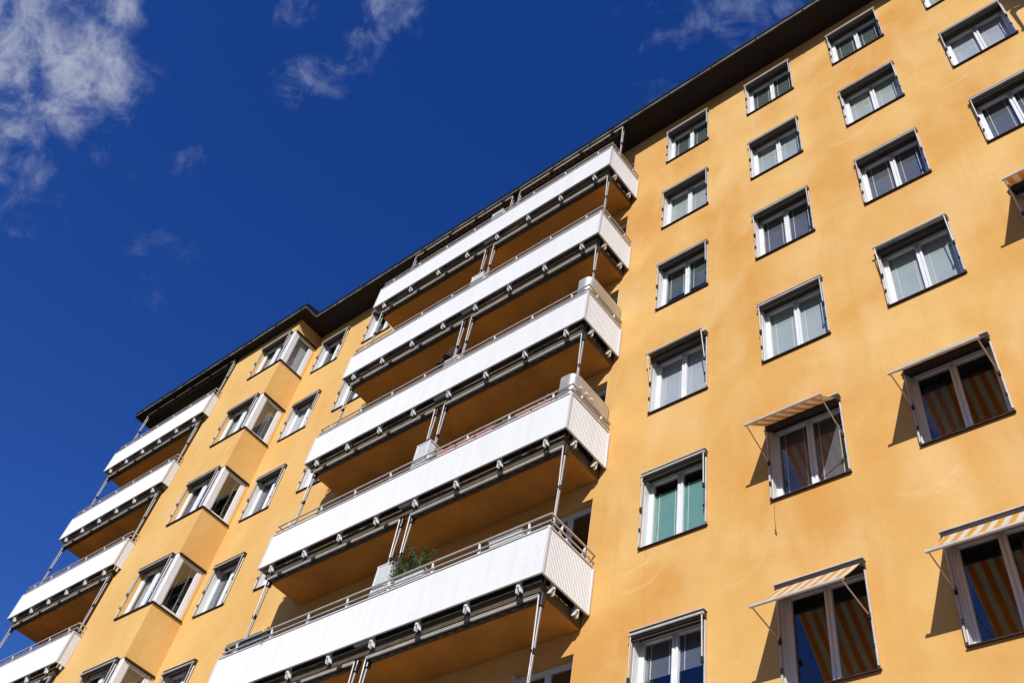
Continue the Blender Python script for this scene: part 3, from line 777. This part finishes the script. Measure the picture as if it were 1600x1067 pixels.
# ------------------------------------------------------------------ plants and things on the balconies
def leaf_cloud(mb, cx, cy, cz, rx, ry, rz, n, size, rnd):
    for _ in range(n):
        while True:
            p = Vector((rnd.uniform(-1, 1), rnd.uniform(-1, 1), rnd.uniform(-1, 1)))
            if p.length <= 1: break
        c = Vector((cx + p.x * rx, cy + p.y * ry, cz + p.z * rz))
        d = Vector((rnd.gauss(0, 1), rnd.gauss(0, 1), rnd.gauss(0, 1))).normalized(); e = d.orthogonal().normalized()
        e.rotate(Matrix.Rotation(rnd.uniform(0, 6.28), 3, d)); f = d.cross(e); s = size * rnd.uniform(.6, 1.3)
        mb.poly([tuple(c - e * s), tuple(c + f * s * .42), tuple(c + e * s), tuple(c - f * s * .42)])
def planter(name, label, x, zz, w_=.5, h=.17, d=.15, y=-.97, mt='terracotta', flower='flowerpink', tall=.1, n=26, leaf='leafpale', seed=1, group=None, nf=6, cat='planter'):
    rnd = random.Random(seed)
    e = empty(name, (x, y, zz), label, cat, group)
    m = MB(); a, b = w_ / 2, d / 2
    m.loft([[(-a * .93, -b * .8, 0), (a * .93, -b * .8, 0), (a * .93, b * .8, 0), (-a * .93, b * .8, 0)], [(-a, -b, h - .02), (a, -b, h - .02), (a, b, h - .02), (-a, b, h - .02)]])
    m.box(-a - .012, a + .012, -b - .012, b + .012, h - .0195, h, 0)
    build('box', m, mt, e, (x, y, zz))
    s = MB(); s.box(-a + .01, a - .01, -b + .01, b - .01, h + .0005, h + .006); build('soil', s, 'soil', e, (x, y, zz))
    lf = MB(); st = MB()
    for i in range(max(3, int(w_ / .12))):
        px = -a + .06 + (w_ - .12) * rnd.random(); hh = tall * rnd.uniform(.5, 1.2)
        st.tube([(px, 0, h), (px + rnd.uniform(-.02, .02), rnd.uniform(-.02, .02), h + hh)], .003, 5)
        leaf_cloud(lf, px, 0, h + hh * .6, .06, .06, hh * .6, n // 4, .022, rnd)
    build('stem', st, 'stem', e, (x, y, zz)); build('foliage', lf, leaf, e, (x, y, zz))
    if nf:
        for i in range(nf):
            fl = MB(); leaf_cloud(fl, rnd.uniform(-a, a), rnd.uniform(-.05, .05), h + tall * rnd.uniform(.7, 1.2), .028, .028, .022, 11, .018, rnd)
            build('flower', fl, flower, e, (x, y, zz))
    return e
z3 = z(0, 3)
G3 = 'pink planter boxes hung along the rail of the fourth balcony'
pl = [(-4.90, 'first pink planter box from the partition, next to the leafy plant', .42), (-4.42, 'second pink planter box from the partition on the flowery balcony', .40),
      (-3.94, 'third pink planter box from the partition, left of the gap filled with pale leaves', .42), (-3.07, 'pink planter box right of the dark green bush on the rail', .34), (-2.66, 'pink planter box nearest the curved steel wind screen', .40)]
for i, (x, lb, w_) in enumerate(pl): planter('planter_box', lb, x, z3 - .01, w_, h=.16, y=-.985, d=.13, seed=10 + i, group=G3, tall=.13, n=34, nf=5)
planter('planter_box', 'low planter with pale leaves and white blossoms between the pink boxes', -3.55, z3 - .01, .40, h=.11, y=-.985, d=.13, mt='greyplastic', flower='flowerwhite', seed=33, tall=.13, n=48, nf=5)
planter('potted_plant', 'small dark green bush between the pink boxes on the rail', -3.28, z3 - .01, .14, h=.12, d=.13, y=-.985, mt='terracotta', seed=34, tall=.16, n=150, nf=0, leaf='leaf', cat='plant')
planter('potted_plant', 'leafy plant beside the white partition above the pink boxes', -5.27, z3 - .02, .22, h=.14, d=.14, y=-.98, mt='darkplastic', seed=35, tall=.42, n=110, nf=0, leaf='leaf', cat='plant')
z4 = z(0, 4)
def bush(label, x, y, zz, spread, hgt, n, seed, box_w):
    rnd = random.Random(seed)
    e = empty('potted_plant', (x, y, zz), label, 'plant'); P = (x, y, zz)
    m = MB(); a = box_w / 2
    m.loft([[(-a * .92, -.075, 0), (a * .92, -.075, 0), (a * .92, .075, 0), (-a * .92, .075, 0)], [(-a, -.09, .18), (a, -.09, .18), (a, .09, .18), (-a, .09, .18)]]); m.box(-a - .012, a + .012, -.102, .102, .1805, .20)
    build('box', m, 'greyplastic', e, P)
    build('soil', MB().box(-a + .01, a - .01, -.08, .08, .2005, .206), 'soil', e, P)
    st = MB(); lf = MB()
    for i in range(11):
        x0 = rnd.uniform(-a * .8, a * .8); top_ = Vector((x0 + rnd.uniform(-spread, spread), rnd.uniform(-.15, .25), .2 + hgt * rnd.uniform(.45, 1)))
        mid = Vector((x0 + (top_.x - x0) * .3, 0, .2 + (top_.z - .2) * .55))
        st.tube([(x0, 0, .2), tuple(mid), tuple(top_)], [.006, .005, .003], 5)
        for t in (.35, .5, .65, .8, .92, 1.0):
            c = Vector((x0, 0, .2)).lerp(top_, t); leaf_cloud(lf, c.x, c.y, c.z, .075, .07, .055, n // 66, .024, rnd)
    build('stem', st, 'stem', e, P); build('foliage', lf, 'leaf', e, P)
bush('airy dark green bush in a pale grey box next to the white partition', -4.90, -.965, z4 + .02, .24, .60, 900, 5, .66)
bush('dense green climber at the front edge of the white partition', -5.37, -.97, z4 - .02, .07, .70, 900, 6, .16)
planter('planter_box', 'pale grey planter box near the right end of the balcony with the leafy bush', -2.86, z4 + .02, .66, h=.17, mt='greyplastic', flower='flowerwhite', seed=50, tall=.09, n=60, nf=4, y=-.975)
planter('planter_box', 'long dark planter with red and pink flowers at the left end of the balcony', -8.80, z4 + .02, .80, h=.18, mt='darkplastic', flower='flowerred', seed=51, tall=.15, n=30, nf=7, y=-.97, d=.17, leaf='leaf')
# trailing sprig over the parapet
tr_ = MB(); rnd = random.Random(3)
leaf_cloud(tr_, 0, 0, 0, .05, .03, .22, 60, .016, rnd)
to = build('trailing_plant', tr_, 'leafpale', None, (-8.36, -1.145, z4 + .03)); to['label'] = 'sprig of pale leaves trailing over the white parapet next to red flowers'; to['category'] = 'plant'
# folded dark cloth on the third balcony
z2 = z(0, 2)
cl = MB(); rings = []
for i in range(9):
    t = i / 8; r = .02 + .27 * t ** 1.1; zc = .62 - .85 * t
    rings.append([((math.cos(q) * r * (1 + .22 * math.cos(5 * q))), math.sin(q) * r * (1 + .22 * math.cos(5 * q)), zc) for q in [2 * math.pi * j / 30 for j in range(30)]])
cl.loft(rings)
pe = empty('folded_parasol', (-6.0, -.70, z2 - .89), 'folded dark brown parasol standing left of the partition, third balcony down', 'parasol')
build('canopy', cl, 'browncloth', pe, (-6.0, -.70, z2 + .88), smooth=True)
build('pole', MB().tube([(0, 0, -1.72), (0, 0, .68)], .018, 10), 'silver', pe, (-6.0, -.70, z2 + .88))
build('base', MB().tube([(0, 0, -1.76), (0, 0, -1.70)], .22, 20), 'darkplastic', pe, (-6.0, -.70, z2 + .88))
